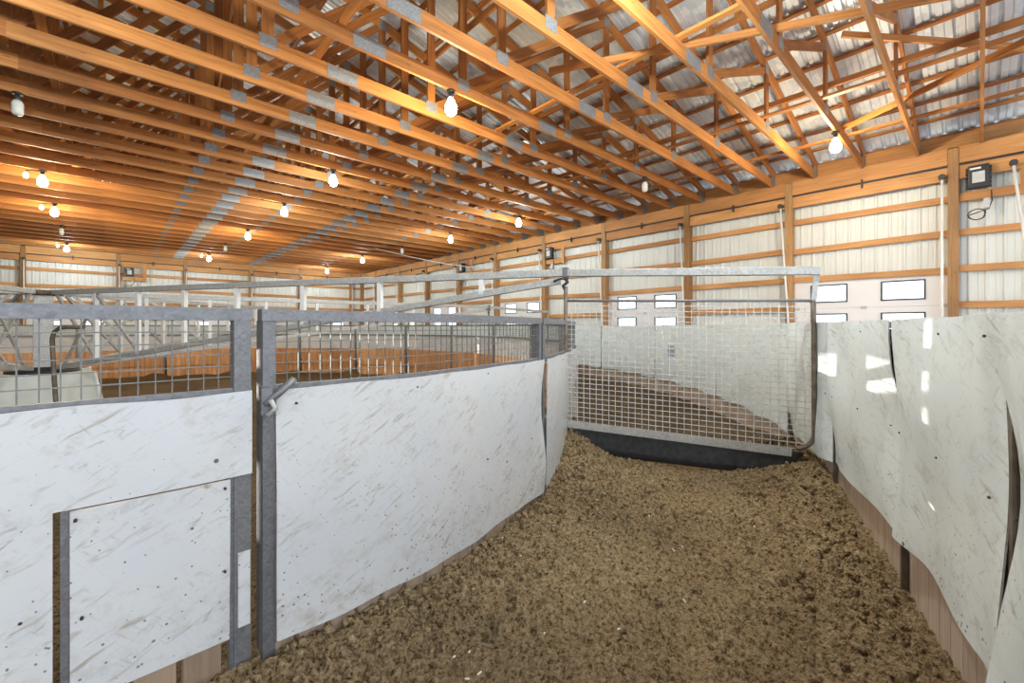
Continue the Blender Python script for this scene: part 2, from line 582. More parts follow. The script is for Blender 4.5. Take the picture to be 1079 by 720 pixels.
# left wall, out of the picture: its door windows let the low sun in
mb = MB()
LDOOR = [(12.4, 15.2)]
ys = [-4.6, 12.4, 15.2, WY]
for y0, y1 in zip(ys, ys[1:]):
    corrugated(mb, (LW - 0.1, y0, 0), (LW - 0.1, y1, 0), DTOP if (y0, y1) in LDOOR else 0, EAVE + 0.3, (1, 0, 0))
tag(mb.build('wall_left', M['siding']), None, None, None, 'structure')

# roof sheeting with ribs running up the slope
mb = MB()
for sgn, xe in ((1, WX + 0.4), (-1, LW - 0.5)):
    ze = RIDGE + 0.05 - abs(xe - XC) * PITCH
    x = 0.0
    y = -4.8
    prev = None
    while y < WY + 0.4:
        for dy, h in ((0, 0), (0.022, .04), (0.05, .04), (0.072, 0), (0.135, 0), (0.142, .012), (0.155, .012), (0.162, 0)):
            v = (mb.bm.verts.new((xe, y + dy, ze + 0.05 + h)), mb.bm.verts.new((XC, y + dy, RIDGE + 0.10 + h)))
            if prev:
                mb.quad((prev[0], v[0], v[1], prev[1]))
            prev = v
        y += 0.228
tag(mb.build('ceiling', M['roof']), None, None, None, 'structure')

# sectional doors
def make_door(name, origin, along, inward, width):
    """origin: foot of the jamb; along: unit vector across the opening"""
    rz = math.atan2(along[1], along[0])
    root = empty(name, origin, rz)       # local x across, local y = -inward or inward
    s = 1 if (Vector((-math.sin(rz), math.cos(rz))).dot(Vector(inward[:2])) > 0) else -1
    root['kind'] = 'structure'
    w = width - 0.14
    x0 = 0.07
    H = DTOP / 4
    for k in range(4):
        zb = k * H
        mb = MB()
        y0, y1 = -0.02, 0.02
        if k >= 2:
            wz0, wz1 = zb + 0.16, zb + H - 0.15
            holes = [(x0 + w * 0.135, x0 + w * 0.135 + 0.64), (x0 + w * 0.865 - 0.64, x0 + w * 0.865)]
            xs = [x0, holes[0][0], holes[0][1], holes[1][0], holes[1][1], x0 + w]
            mb.box(x0, x0 + w, y0, y1, zb, wz0)
            mb.box(x0, x0 + w, y0, y1, wz1, zb + H)
            for i in (0, 2, 4):
                mb.box(xs[i], xs[i + 1], y0, y1, wz0, wz1)
        else:
            mb.box(x0, x0 + w, y0, y1, zb, zb + H)
        sec = mb.build('door_section', M['door'], root)
        if k >= 2:
            for a, b in holes:
                fr = MB()
                yy0, yy1 = s * 0.021, s * 0.036
                yy0, yy1 = min(yy0, yy1), max(yy0, yy1)
                t = 0.028
                fr.box(a - t, b + t, yy0, yy1, wz0 - t, wz0)
                fr.box(a - t, b + t, yy0, yy1, wz1, wz1 + t)
                fr.box(a - t, a, yy0, yy1, wz0, wz1)
                fr.box(b, b + t, yy0, yy1, wz0, wz1)
                f_o = fr.build('window_frame', M['dark'], sec)
                gl = MB()
                gl.box(a, b, -0.004, 0.004, wz0, wz1)
                gl.build('window_pane', M['glass'], sec)
    for k in (1, 2, 3):
        js = MB()
        yy = s * 0.0205
        js.box(x0, x0 + w, yy - 0.002, yy + 0.002, k * H - 0.004, k * H + 0.004)
        js.build('joint_seal', M['grey'], root)
        for xx in (x0 + 0.06, x0 + w / 2, x0 + w - 0.06):
            h = MB()
            yy = s * 0.03
            h.box(xx - 0.05, xx + 0.05, yy - 0.012, yy + 0.012, k * H - 0.03, k * H + 0.03)
            h.build('hinge', M['grey'], root)
    for xx in (0.05, width - 0.05):
        tr = MB()
        yy = s * 0.06
        tr.box(xx - 0.02, xx + 0.02, yy - 0.02, yy + 0.02, 0.0, DTOP + 0.05)
        tr.build('track', M['galv'], root)
    return root

nd = 1
for y0, y1 in DOOR_Y:
    make_door('door_%d' % nd, (WX - 0.02, y0, 0), (0, 1, 0), (-1, 0, 0), y1 - y0)
    nd += 1
for x0, x1 in DOOR_X:
    make_door('door_%d' % nd, (x0, WY - 0.02, 0), (1, 0, 0), (0, -1, 0), x1 - x0)
    nd += 1
for y0, y1 in LDOOR:
    make_door('door_%d' % nd, (LW - 0.08, y0, 0), (0, 1, 0), (1, 0, 0), y1 - y0)
    nd += 1

# ------------------------------------------------------------------ wall timbers
def bay_word(i):
    return ORD[i]

for i, y in enumerate(POST_Y):
    if y < -1:
        continue
    mb = MB()
    mb.box(RW - 0.17, RW + 0.06, y - 0.075, y + 0.075, 0, EAVE - 0.02)
    o = mb.build('timber_post', M['postw'], None, 0.004)
    tag(o, 'square timber post of the door-side wall, %s counting back from the black box' % ORD[i - 1] if i < 11 else
        'square timber post standing in the far corner where both walls meet', 'post', 'wall posts')
for i, x in enumerate(POST_X):
    if x < -4:
        continue
    mb = MB()
    mb.box(x - 0.075, x + 0.075, BW - 0.17, BW + 0.06, 0, EAVE - 0.02)
    o = mb.build('timber_post', M['postw'], None, 0.004)
    tag(o, 'timber post of the far end wall, %s from the left of the photo' % ORD[i - 2], 'post', 'wall posts')

GZ = [2.50, 1.82, 1.12, 0.42, -0.28, -0.98]
GW = ['topmost', 'second highest', 'third highest', 'fourth highest', 'fifth highest', 'lowest']
for b, (y0, y1) in enumerate(zip(POST_Y, POST_Y[1:])):
    dr = (y0, y1) in DOOR_Y
    for g, z in enumerate(GZ[:3] if dr else GZ[:5]):
        if y0 < -2 and g > 4:
            continue
        mb = MB()
        jy = random.uniform(-0.02, 0.02)
        mb.board((RW + 0.02, y0 + 0.075, EYE + z + jy), (RW + 0.02, y1 - 0.075, EYE + z - jy), 0.045, 0.125)
        o = mb.build('wall_girt', M['frame'])
        if b == 0:
            where = 'beside the black box'
        else:
            where = ('above the %s overhead door' % ORD[b // 2] if dr else 'beyond the %s overhead door' % ORD[b // 2 - 1] if b < 10 else 'beside the far corner post')
        tag(o, '%s girt %s on the door-side wall' % (GW[g], where), 'girt', 'girts of the door-side wall')
for b, (x0, x1) in enumerate(zip(POST_X[2:], POST_X[3:] + [RW])):
    dr = (x0, x1) in DOOR_X
    for g, z in enumerate(GZ[:3] if dr else GZ[:5]):
        mb = MB()
        jy = random.uniform(-0.02, 0.02)
        mb.board((x0 + 0.075, BW + 0.02, EYE + z + jy), (x1 - 0.075, BW + 0.02, EYE + z - jy), 0.045, 0.125)
        o = mb.build('wall_girt', M['frame'])
        tag(o, '%s horizontal girt on the far end wall in its %s bay from the left' % (GW[g], ORD[b]), 'girt', 'girts of the far end wall')
for g, z in enumerate(GZ[:4]):
    mb = MB()
    mb.board((-5.4, BW + 0.02, EYE + z), (-2.9, BW + 0.02, EYE + z), 0.045, 0.125)
    tag(mb.build('wall_girt', M['frame']), '%s horizontal girt on the far end wall cut by the left photo edge' % GW[g], 'girt', 'girts of the far end wall')

# header beams: an upper and a lower board with a slot between them, in lengths of two bays
def header(name, p, q, lbl, inward):
    root = empty(name, ((p[0] + q[0]) / 2, (p[1] + q[1]) / 2, EYE + 2.84))
    a = Vector(p) - root.location
    b = Vector(q) - root.location
    inw = Vector(inward)
    def at(v, z, off):
        w = v + inw * off
        return (w.x, w.y, z - 2.84)
    MB().board(at(a, 3.29, 0.13), at(b, 3.29, 0.13), 0.05, 0.32).build('upper_beam', M['frame'], root, 0.003)
    MB().board(at(a, 2.965, 0.10), at(b, 2.965, 0.10), 0.04, 0.25).build('lower_board', M['frame'], root, 0.003)
    MB().board(at(a, 3.105, 0.14), at(b, 3.105, 0.14), 0.02, 0.026).build('door_rod', M['dark'], root)
    e = (b - a).normalized() * 0.077
    MB().board(at(a - e, 3.62, -0.02), at(b + e, 3.62, -0.02), 0.04, 0.26).build('eave_board', M['frame'], root)
    w = a + (b - a) * 0.5 + inw * 0.165
    MB().board((w.x, w.y, 0.16), (w.x, w.y, 0.34), 0.03, 0.05).build('rod_bracket', M['dark'], root)
    tag(root, lbl, 'beam', 'header beams')
for k, (y0, y1) in enumerate(zip(POST_Y, POST_Y[1:])):
    header('header_beam', (RW, y0 + 0.077, EYE + 2.84), (RW, y1 - 0.077, EYE + 2.84),
           'doubled header beam under the truss ends on the door-side wall, %s bay counting back' % ORD[k], (-1, 0, 0))
xs = [-5.5] + POST_X[2:] + [RW - 0.25]
for k, (x0, x1) in enumerate(zip(xs, xs[1:])):
    header('header_beam', (x0 + 0.077, BW, EYE + 2.84), (x1 - 0.077, BW, EYE + 2.84), 'doubled header beam on the far end wall, %s bay from the left' % ORD[k], (0, -1, 0))

# winch poles beside the posts
def winch_pole(loc, rz, label, lean=0.0):
    root = empty('winch_pole', loc, rz)
    mb = MB()
    mb.tube([(0, lean, 0.0), (0, 0, EYE + 2.86)], 0.022, 8)
    mb.build('pipe', M['white'], root)
    mb = MB()
    mb.tube([(-0.04, 0, EYE + 2.90), (0.05, 0, EYE + 2.90)], 0.055, 12)
    mb.build('gearbox', M['dark'], root)
    mb = MB()
    mb.box(0.04, 0.16, -0.03, 0.03, EYE + 2.86, EYE + 2.94)
    mb.build('bracket', M['plate'], root)
    tag(root, label, 'pole', 'winch poles beside the posts')
    return root
for i, y in enumerate(POST_Y[1:11]):
    winch_pole((RW - 0.24, y + 0.15, 0), 0, 'white winch pole beside the %s timber post of the door-side wall' % ORD[i], random.uniform(-0.30, -0.18) if i else 0.0)
for i, x in enumerate(POST_X[2:]):
    winch_pole((x + 0.03, BW - 0.20, 0), PI / 2, 'white winch pole on the %s post of the far end wall' % ORD[i], 0.0)
winch_pole((RW - 0.35, -0.40, 0), 0, 'white leaning winch pole at the right photo edge beside the black box', -0.42)

# black motor boxes on timber mounts
def opener(loc, rz, label):
    root = empty('curtain_motor', loc, rz)      # local x points off the wall, local y along it
    mb = MB(); mb.box(0.05, 0.22, -0.14, 0.14, -0.20, 0.22); mb.build('casing', M['black'], root, 0.02)
    mb = MB(); mb.box(0.22, 0.226, -0.08, 0.08, -0.11, 0.09); mb.build('label_plate', M['grey'], root)
    mb = MB(); mb.box(0.22, 0.226, -0.11, 0.03, 0.14, 0.17); mb.build('sticker', M['white'], root)
    for ya, yb in ((-0.165, -0.14), (0.14, 0.165)):
        mb = MB()
        for k in range(6):
            mb.box(0.07, 0.20, ya, yb, -0.2 + k * 0.07, -0.165 + k * 0.07)
        mb.build('cooling_rib', M['black'], root)
    mb = MB(); mb.board((0.02, -0.25, 0.36), (0.02, 0.62, 0.36), 0.04, 0.14); mb.build('mounting_board', M['frame'], root)
    mb = MB(); mb.board((0.02, -0.25, -0.30), (0.02, 0.62, -0.30), 0.04, 0.16); mb.build('mounting_board', M['frame'], root)
    mb = MB(); mb.board((0.045, 0.56, -0.42), (0.045, 0.56, 0.70), 0.12, 0.04, (1, 0, 0)); mb.build('mounting_board', M['frame'], root)
    pts = []
    for k in range(40):
        a = k * 2 * PI / 20
        pts.append((0.10 + 0.008 * k / 20, -0.02 - 0.11 * math.cos(a) * (1 + 0.1 * math.sin(k)), -0.68 + 0.10 * math.sin(a)))
    mb = MB(); mb.tube([(0.1, 0.16, -0.26), (0.09, 0.17, -0.45), (0.1, 0.13, -0.6)] + pts, 0.009, 6); mb.build('cable_coil', M['black'], root)
    mb = MB(); mb.box(0.06, 0.14, 0.06, 0.14, -0.58, -0.40); mb.build('socket', M['grey'], root)
    tag(root, label, 'motor', 'curtain motors on the walls')
    return root
opener((RW - 0.04, 0.02, EYE + 2.79), PI, 'black motor box with grey plate high on the wall at the right photo edge')
opener((RW - 0.06, 10.75, EYE + 2.72), PI, 'black motor box beside the post above the centre of the mesh gate hinge')
opener((RW - 0.06, 16.2, EYE + 2.72), PI, 'black motor box on the door-side wall, second farthest from the corner')
opener((0.55, BW - 0.06, EYE + 2.6), -PI / 2, 'black motor box on the far end wall over the ring hub')

# ------------------------------------------------------------------ roof trusses
HALF = RW - XC
def top_z(u):                                   # underside line of the top chord, relative to chord bottom
    return 0.19 + 0.05 + (HALF - u) * PITCH
NODES = [0.0, 2.37, 4.74, 7.11, 9.49]
BC_H, BC_W = 0.19, 0.042
def make_truss():
    root = empty('roof_truss', (XC, 0, EYE + 3.42))
    splices = [-6.57, 0.02, 6.57]
    cuts = [-HALF - 0.02] + splices + [HALF + 0.02]
    for a, b in zip(cuts, cuts[1:]):
        MB().board((a, 0, BC_H / 2), (b, 0, BC_H / 2), BC_W, BC_H).build('bottom_chord', M['truss'], root)
    for s in (1, -1):
        MB().board((s * (HALF + 0.35), 0, top_z(HALF + 0.35) + 0.09), (0, 0, top_z(0) + 0.09), BC_W, 0.18).build('top_chord', M['truss'], root)
    for k, u in enumerate(NODES):
        for s in ((1, -1) if u else (1,)):
            MB().board((s * u, 0, BC_H - 0.02), (s * u, 0, top_z(u) + 0.02), 0.04, 0.13, (1, 0, 0)).build('web', M['web'], root)
            if k < 4:
                v = NODES[k + 1]
                for t in ((s,) if u else (1, -1)):
                    MB().board((t * (u + 0.08), 0, BC_H - 0.01), (t * (v - 0.08), 0, top_z(v) + 0.01), 0.04, 0.12).build('web', M['web'], root)
    # pressed steel plates, on both faces
    def plate(x, z, w, h):
        mb = MB()
        for y in (-1, 1):
            yy = y * (BC_W / 2 + 0.002)
            mb.box(x - w / 2, x + w / 2, yy - 0.0015, yy + 0.0015, z - h / 2, z + h / 2)
        mb.build('nail_plate', M['plate'], root)
    for x in (-6.57, -3.3, 3.3, 6.57):
        plate(x, BC_H / 2, 0.42, BC_H - 0.01)
    for u in NODES[1:]:
        for s in (1, -1):
            plate(s * u, BC_H * 0.80, 0.20, 0.16)
            plate(s * u, top_z(u) + 0.06, 0.16, 0.16)
    for s in (1, -1):
        plate(s * (HALF - 0.14), 0.14, 0.34, 0.26)
    return root
proto = make_truss()
TY = [-0.02 + 0.867 * k for k in range(32)]
for k, y in enumerate(TY):
    o = proto if k == 0 else copy_tree(proto)
    o.location = (XC, y, EYE + 3.42)
    tag(o, 'orange timber roof truss, %s counting back from the upright one at the right photo edge' % ORD[k], 'truss', 'roof trusses')

# purlins on the top chords, lengthwise
px = []
u = HALF + 0.2
while u > 0.1:
    px.append(u)
    u -= 0.62
n = len(px)
for s in (1, -1):
    for k, u in enumerate(px):
        z = EYE + 3.42 + top_z(u) + 0.18 + 0.03
        mb = MB()
        mb.board((XC + s * u, -1.0, z), (XC + s * u, WY - 0.05, z), 0.085, 0.04)
        o = mb.build('roof_purlin', M['web'])
        tag(o, 'long purlin under the metal roof, %s up from the eave of the %s slope' % (ORD[k], 'door-side' if s > 0 else 'far'), 'purlin', 'roof purlins')
# lengthwise runners on the bottom chords and a few slanting braces
RUN = [(-0.94 + 0.3, 'under the ridge'), (2.0, 'near the inner row of steel plates'), (5.2, 'beside the outer row of steel plates'), (8.25, 'just inside the bulbs by the door-side wall'),
       (10.2, 'closest to the door-side wall'), (-4.2, 'first beyond the ridge'), (-7.0, 'second beyond the ridge')]
for x, w in RUN:
    mb = MB()
    z = EYE + 3.42 + BC_H + 0.022
    mb.board((x, -1.0, z), (x, BW - 0.2, z), 0.09, 0.04)
    tag(mb.build('truss_runner', M['truss']), 'flat runner on the lower truss chords, %s' % w, 'runner', 'lengthwise runners')
for u, w in ((7.3, 'outer'), (9.65, 'outermost'), (4.9, 'inner')):
    z = EYE + 3.42 + BC_H + 0.45 * (top_z(u) - BC_H)
    mb = MB()
    mb.board((XC + u, -1.0, z), (XC + u, BW - 0.2, z), 0.04, 0.09)
    tag(mb.build('truss_runner', M['web']), 'long runner nailed halfway up the %s upright webs of the door-side trusses' % w, 'runner', 'lengthwise runners')
nb = 0
def brace(p, q):
    global nb
    MB_ = MB()
    MB_.board(p, q, 0.04, 0.09)
    o = MB_.build('truss_brace', M['truss'])
    tag(o, 'slanting brace board nailed across several trusses, %s from the near end' % ORD[nb], 'brace', 'slanting braces among the trusses')
    nb += 1
zb = EYE + 3.42 + BC_H + 0.07
brace((9.95, 1.75, zb), (8.3, -0.9, zb))
for y0 in (-1.2, 6.2, 12.3, 18.4):
    brace((7.6, y0, zb), (4.6, y0 + 5.4, zb))
    brace((3.5, y0 + 1.7, zb), (0.6, y0 + 5.9, zb + 1.6))
    brace((6.15, y0 + 0.8, zb), (6.15, y0 + 4.3, EYE + 3.42 + top_z(7.1) - 0.05))
    brace((1.42, y0 + 4.3, zb), (1.42, y0 + 0.8, EYE + 3.42 + top_z(2.37) - 0.1))
    brace((-0.90, y0 + 0.4, zb), (-0.90, y0 + 4.8, EYE + 3.42 + top_z(0.1) - 0.3))
    brace((9.6, y0 + 0.2, zb), (8.0, y0 + 2.6, zb + 0.7))

# ------------------------------------------------------------------ lamps
lit = [  # X, Y, kind, twin
    (3.58, 5.5, 'w', 0), (3.5, 9.3, 'c', 0), (3.45, 13.1, 'c', 0), (3.44, 17.2, 'w', 0), (3.33, 20.95, '-', 0), (3.25, 24.6, 'c', 1),
    (9.29, 1.8, 'w', 0), (8.9, 5.2, '-', 0), (9.05, 9.1, 'c', 0), (8.96, 12.8, 'c', 0), (8.9, 16.7, '-', 0), (8.7, 20.3, 'c', 0), (8.9, 24.7, 'c', 0),
    (-1.03, 9.3, '-', 0), (-1.14, 13.5, 'w', 1), (-1.2, 17.4, 'w', 1), (-1.28, 21.2, '-', 0), (-1.4, 25.3, 'c', 1)]
def lamp(i, X, Y, k, twin, power=None, label=None):
    Y = min(TY, key=lambda t: abs(t - Y))
    zt = EYE + 3.42
    root = empty('bare_bulb_lamp', (X, Y, zt))
    MB().lathe([(0.055, -0.03), (0.06, -0.02), (0.06, 0.0)], 14).build('ceiling_box', M['black'], root)
    MB().lathe([(0.028, -0.11), (0.034, -0.10), (0.034, -0.05), (0.025, -0.028)], 12).build('socket', M['dark'], root)
    bm_ = {'w': 'bulb_warm', 'c': 'bulb_cool', '-': 'bulb_off'}[k]
    if k == '-':
        prof = [(0.010, -0.33), (0.045, -0.325), (0.062, -0.30), (0.064, -0.16), (0.05, -0.125), (0.03, -0.105)]
    else:
        prof = [(0.012, -0.36), (0.05, -0.35), (0.08, -0.315), (0.09, -0.265), (0.078, -0.205), (0.05, -0.15), (0.03, -0.105)]
    MB().lathe(prof, 14).build('bulb', M[bm_], root)
    mb = MB()
    mb.tube([(0.05, 0.0, -0.015), (0.10, 0.05, 0.06), (0.06, 0.07, 0.16), (0.03, 0.04, 0.22)], 0.008, 6)
    mb.build('cord', M['black'], root)
    if twin:
        mb = MB()
        mb.lathe([(0.008, -0.18), (0.03, -0.17), (0.042, -0.14), (0.038, -0.10), (0.024, -0.06)], 12, (-0.26, 0.18, 0))
        mb.build('second_bulb', M[bm_], root)
        mb = MB()
        mb.tube([(0, 0, -0.02), (-0.26, 0.18, -0.02), (-0.26, 0.18, -0.065)], 0.014, 6)
        mb.build('side_arm', M['dark'], root)
    row = 'middle row' if 3 < X < 4 else 'row by the door-side wall' if X > 8 else 'row over the hub'
    state = {'w': 'glowing warm yellow bulb', 'c': 'glowing cool white bulb', '-': 'unlit white bulb'}[k]
    tag(root, label or '%s in the %s, %s from the near end' % (state, row, ORD[i]), 'lamp', 'bulbs under the trusses')
    if k != '-':
        ld = bpy.data.lights.new('bulb_light', 'POINT')
        ld.energy = power or (160 if k == 'w' else 130)
        ld.color = (1.0, 0.84, 0.58) if k == 'w' else (0.92, 1.0, 0.98)
        ld.shadow_soft_size = 0.07
        lo = bpy.data.objects.new('bulb_light', ld)
        COL.objects.link(lo)
        lo.parent = root
        lo.location = (0, 0, -0.47)
cnt = {}
for X, Y, k, t in lit:
    key = 0 if 3 < X < 4 else 1 if X > 8 else 2
    lamp(cnt.get(key, 0), X, Y, k, t)
    cnt[key] = cnt.get(key, 0) + 1

# two extra-strong unseen lamps, added in line with the grid to brighten the dirt
lamp(0, 3.5, 1.75, 'c', 0, 330, 'added unseen glowing bulb over the near dirt lane, above the top photo edge')
lamp(0, -1.1, 5.6, 'c', 0, 200, 'added unseen glowing bulb over the ring interior, above the top photo edge')

# ------------------------------------------------------------------ ring fences
def local_arc(thm, R0):
    """local frame of a fence panel: x radial, y along the arc"""
    c = math.radians(thm)
    def f(th, R, z):
        a = math.radians(th) - c
        return Vector((R * math.cos(a) - R0, R * math.sin(a), z))
    return f

def root_at(name, thm, R0, z=0.0):
    p = pol(thm, R0, z)
    return empty(name, p, math.radians(thm) - ANG)

def arc_sheet(mb, f, th0, th1, Rf, z0f, z1f, thick, n=40, nz=10, bulge=0.0, seed=0, edge=None):
    fr, bk = [], []
    for i in range(n + 1):
        t = i / n
        th = th0 + (th1 - th0) * t
        col_f, col_b = [], []
        za, zb_ = z0f(th), z1f(th)
        for j in range(nz + 1):
            s = j / nz
            z = za + (zb_ - za) * s
            R = Rf(th)
            dR = bulge * noise.noise((th * 0.35 + seed, z * 1.6, seed * 1.7))
            th2 = th
            if edge:
                dth, de = edge(t, s)
                th2 += dth
                dR += de
            mid = (z + 0.0)
            u = math.radians(th) * 9.6 + seed * 13.3
            col_f.append((mb.bm.verts.new(f(th2, R + dR, z)), (u, z)))
            col_b.append((mb.bm.verts.new(f(th2, R + dR + thick, z)), (u, z)))
        fr.append(col_f)
        bk.append(col_b)
    for G in (fr, bk):
        for a, b in zip(G, G[1:]):
            for j in range(nz):
                q = (a[j], b[j], b[j + 1], a[j + 1])
                fc = mb.quad([v[0] for v in q], [v[1] for v in q])
                fc.smooth = True
    def rim(q):
        mb.quad([mb.bm.verts.new(v[0].co) for v in q], [v[1] for v in q])
    for i in range(n):
        for j in (0, nz):
            rim((fr[i][j], fr[i + 1][j], bk[i + 1][j], bk[i][j]))
    for i in (0, n):
        for j in range(nz):
            rim((fr[i][j], fr[i][j + 1], bk[i][j + 1], bk[i][j]))

def arc_bar(mb, f, th0, th1, Rf, z0, z1, t, n=16):
    """flat bar following the arc, inner face at Rf"""
    prev = None
    for i in range(n + 1):
        th = th0 + (th1 - th0) * i / n
        R = Rf(th)
        ring = [mb.bm.verts.new(f(th, R + a, z)) for a, z in ((0, z0), (t, z0), (t, z1), (0, z1))]
        if prev:
            for k in range(4):
                mb.quad((prev[k], prev[(k + 1) % 4], ring[(k + 1) % 4], ring[k]))
        else:
            mb.quad(ring[::-1])
        prev = ring
    mb.quad(prev)

def arc_mesh(mb, f, th0, th1, Rf, z0, z1, step_v, step_h, w=0.0045):
    R = Rf((th0 + th1) / 2)
    nv = max(1, round(math.radians(th1 - th0) * R / step_v))
    for i in range(nv + 1):
        th = th0 + (th1 - th0) * i / nv
        a = f(th, Rf(th), z0)
        b = f(th, Rf(th), z1)
        mb.board(a, b, w, w, (1, 0, 0), 0)
    nh = max(1, round((z1 - z0) / step_h))
    for j in range(1, nh):
        arc_bar(mb, f, th0, th1, lambda t: Rf(t) + 0.003, z0 + (z1 - z0) * j / nh - w / 2, z0 + (z1 - z0) * j / nh + w / 2, w, 14)

def arc_boards(mb, f, th0, th1, Rf, z0, z1, t, bw=0.142, ztop_jit=0.0):
    R = Rf((th0 + th1) / 2)
    n = max(1, round(math.radians(th1 - th0) * R / bw))
    for i in range(n):
        a = th0 + (th1 - th0) * (i + 0.5) / n
        p = f(a, Rf(a) + t / 2, z0)
        q = f(a, Rf(a) + t / 2, z1 + random.uniform(-ztop_jit, ztop_jit))
        r = (f(a + 0.1, Rf(a), z0) - f(a - 0.1, Rf(a), z0)).normalized()
        nrm = Vector((r.y, -r.x, 0))
        mb.board(p, q, bw * 0.94, t, nrm)

def arc_post(mb, f, th, R, z0, z1, wt, wr):
    """post, wt wide along the arc, wr deep"""
    c = f(th, R, 0)
    r = (f(th + 0.05, R, 0) - f(th - 0.05, R, 0)).normalized()
    n = Vector((r.y, -r.x, 0))
    mb.board((c.x, c.y, z0), (c.x, c.y, z1), wt, wr, n)

SHEET_TOP, RAIL0, RAIL1 = 1.272, 1.590, 1.643
def inner_panel(th0, th1, Rf, label, near=False, seed=0, wave=0.0, posts=True, boards_in=True):
    thm = (th0 + th1) / 2
    R0 = Rf(thm)
    root = root_at('inner_fence_panel', thm, R0)
    f = local_arc(thm, R0)
    n = 44 if near else 14
    mb = MB()
    arc_sheet(mb, f, th0 + (0.34 if near else 0.12), th1 - 0.06, lambda t: Rf(t) + 0.040, lambda t: 0.10 + wave * math.sin(t * 0.9 + 1.3) + wave * .5 * math.sin(t * 2.1),
              lambda t: SHEET_TOP - 0.002 + wave * 0.35 * math.sin(t * 1.7), 0.006, n, 12 if near else 4, 0.016 if near else 0.012, seed,
              (lambda t, s: (0.06 * math.sin(s * 5 + seed) * (t > 0.98), 0.02 * math.sin(s * 7) * sstep(0.92, 1, t))) if near else None)
    sh = mb.build('kick_sheet', M['sheet'], root)
    mb = MB(); arc_bar(mb, f, th0, th1, lambda t: Rf(t) - 0.006, SHEET_TOP - 0.03, SHEET_TOP + 0.018, 0.026, 40); mb.build('middle_rail', M['galv'], root)
    mb = MB(); arc_bar(mb, f, th0, th1, lambda t: Rf(t) - 0.02, RAIL0, RAIL1, 0.05); mb.build('top_rail', M['galv'], root)
    mb = MB(); arc_mesh(mb, f, th0 + 0.1, th1 - 0.1, lambda t: Rf(t) + 0.002, SHEET_TOP + 0.02, RAIL0, 0.050, 0.052); mb.build('wire_mesh', M['wire_dark'], root)
    mb = MB(); arc_boards(mb, f, th0 + 0.05, th1 - 0.05, lambda t: Rf(t) - 0.022, -0.40, 0.72, 0.036); mb.build('board_wall', M['weathered'] if near else M['orange'], root)
    for th in ((th0 + 0.2, th1 - 0.15) if near else (th0 + 0.1,)):
        mb = MB(); arc_post(mb, f, th, Rf(th) - 0.012, -0.35 if not near else -0.1, RAIL0, 0.055, 0.07); mb.build('steel_post', M['galv'], root)
    if near:
        for t in (0.06, 0.34, 0.62, 0.9):
            th = th0 + (th1 - th0) * t
            for z in (SHEET_TOP - 0.06 - 0.03 * math.sin(t * 9), 0.62):
                c = f(th, Rf(th) + 0.046, z)
                mb = MB(); mb.tube([c + Vector((-0.02, 0, 0)), c + Vector((0.002, 0, 0))], 0.006, 8); mb.build('screw', M['dark'], root)
    tag(root, label, 'fence panel', 'inner ring fence panels')
    return root

inner_panel(-38.57, -24.55, R_IN, 'long white inner fence panel beside the dirt lane, starting at the latch post', True, 1, 0.008)
inner_panel(-24.35, -10.2, R_IN, 'narrow-looking bright white inner fence panel ending at the mesh gate hinge', True, 2, 0.008)
first = None
for k in range(2, 13):
    t0 = -38.35 + 14.2 * k + 0.4
    lbl = 'far inner fence panel with orange boards, %s around the ring from the swinging gate' % ORD[k - 2]
    if first is None:
        first = inner_panel(t0 + 0.15, t0 + 14.05, lambda t: 9.6, lbl, False, 3)
        base_rot = first.rotation_euler[2]
        base_mid = t0 + 7.1
    else:
        c = copy_tree(first)
        thm = t0 + 7.1
        c.location = pol(thm, 9.6)
        c.rotation_euler = (0, 0, math.radians(thm) - ANG)
        c['label'] = lbl

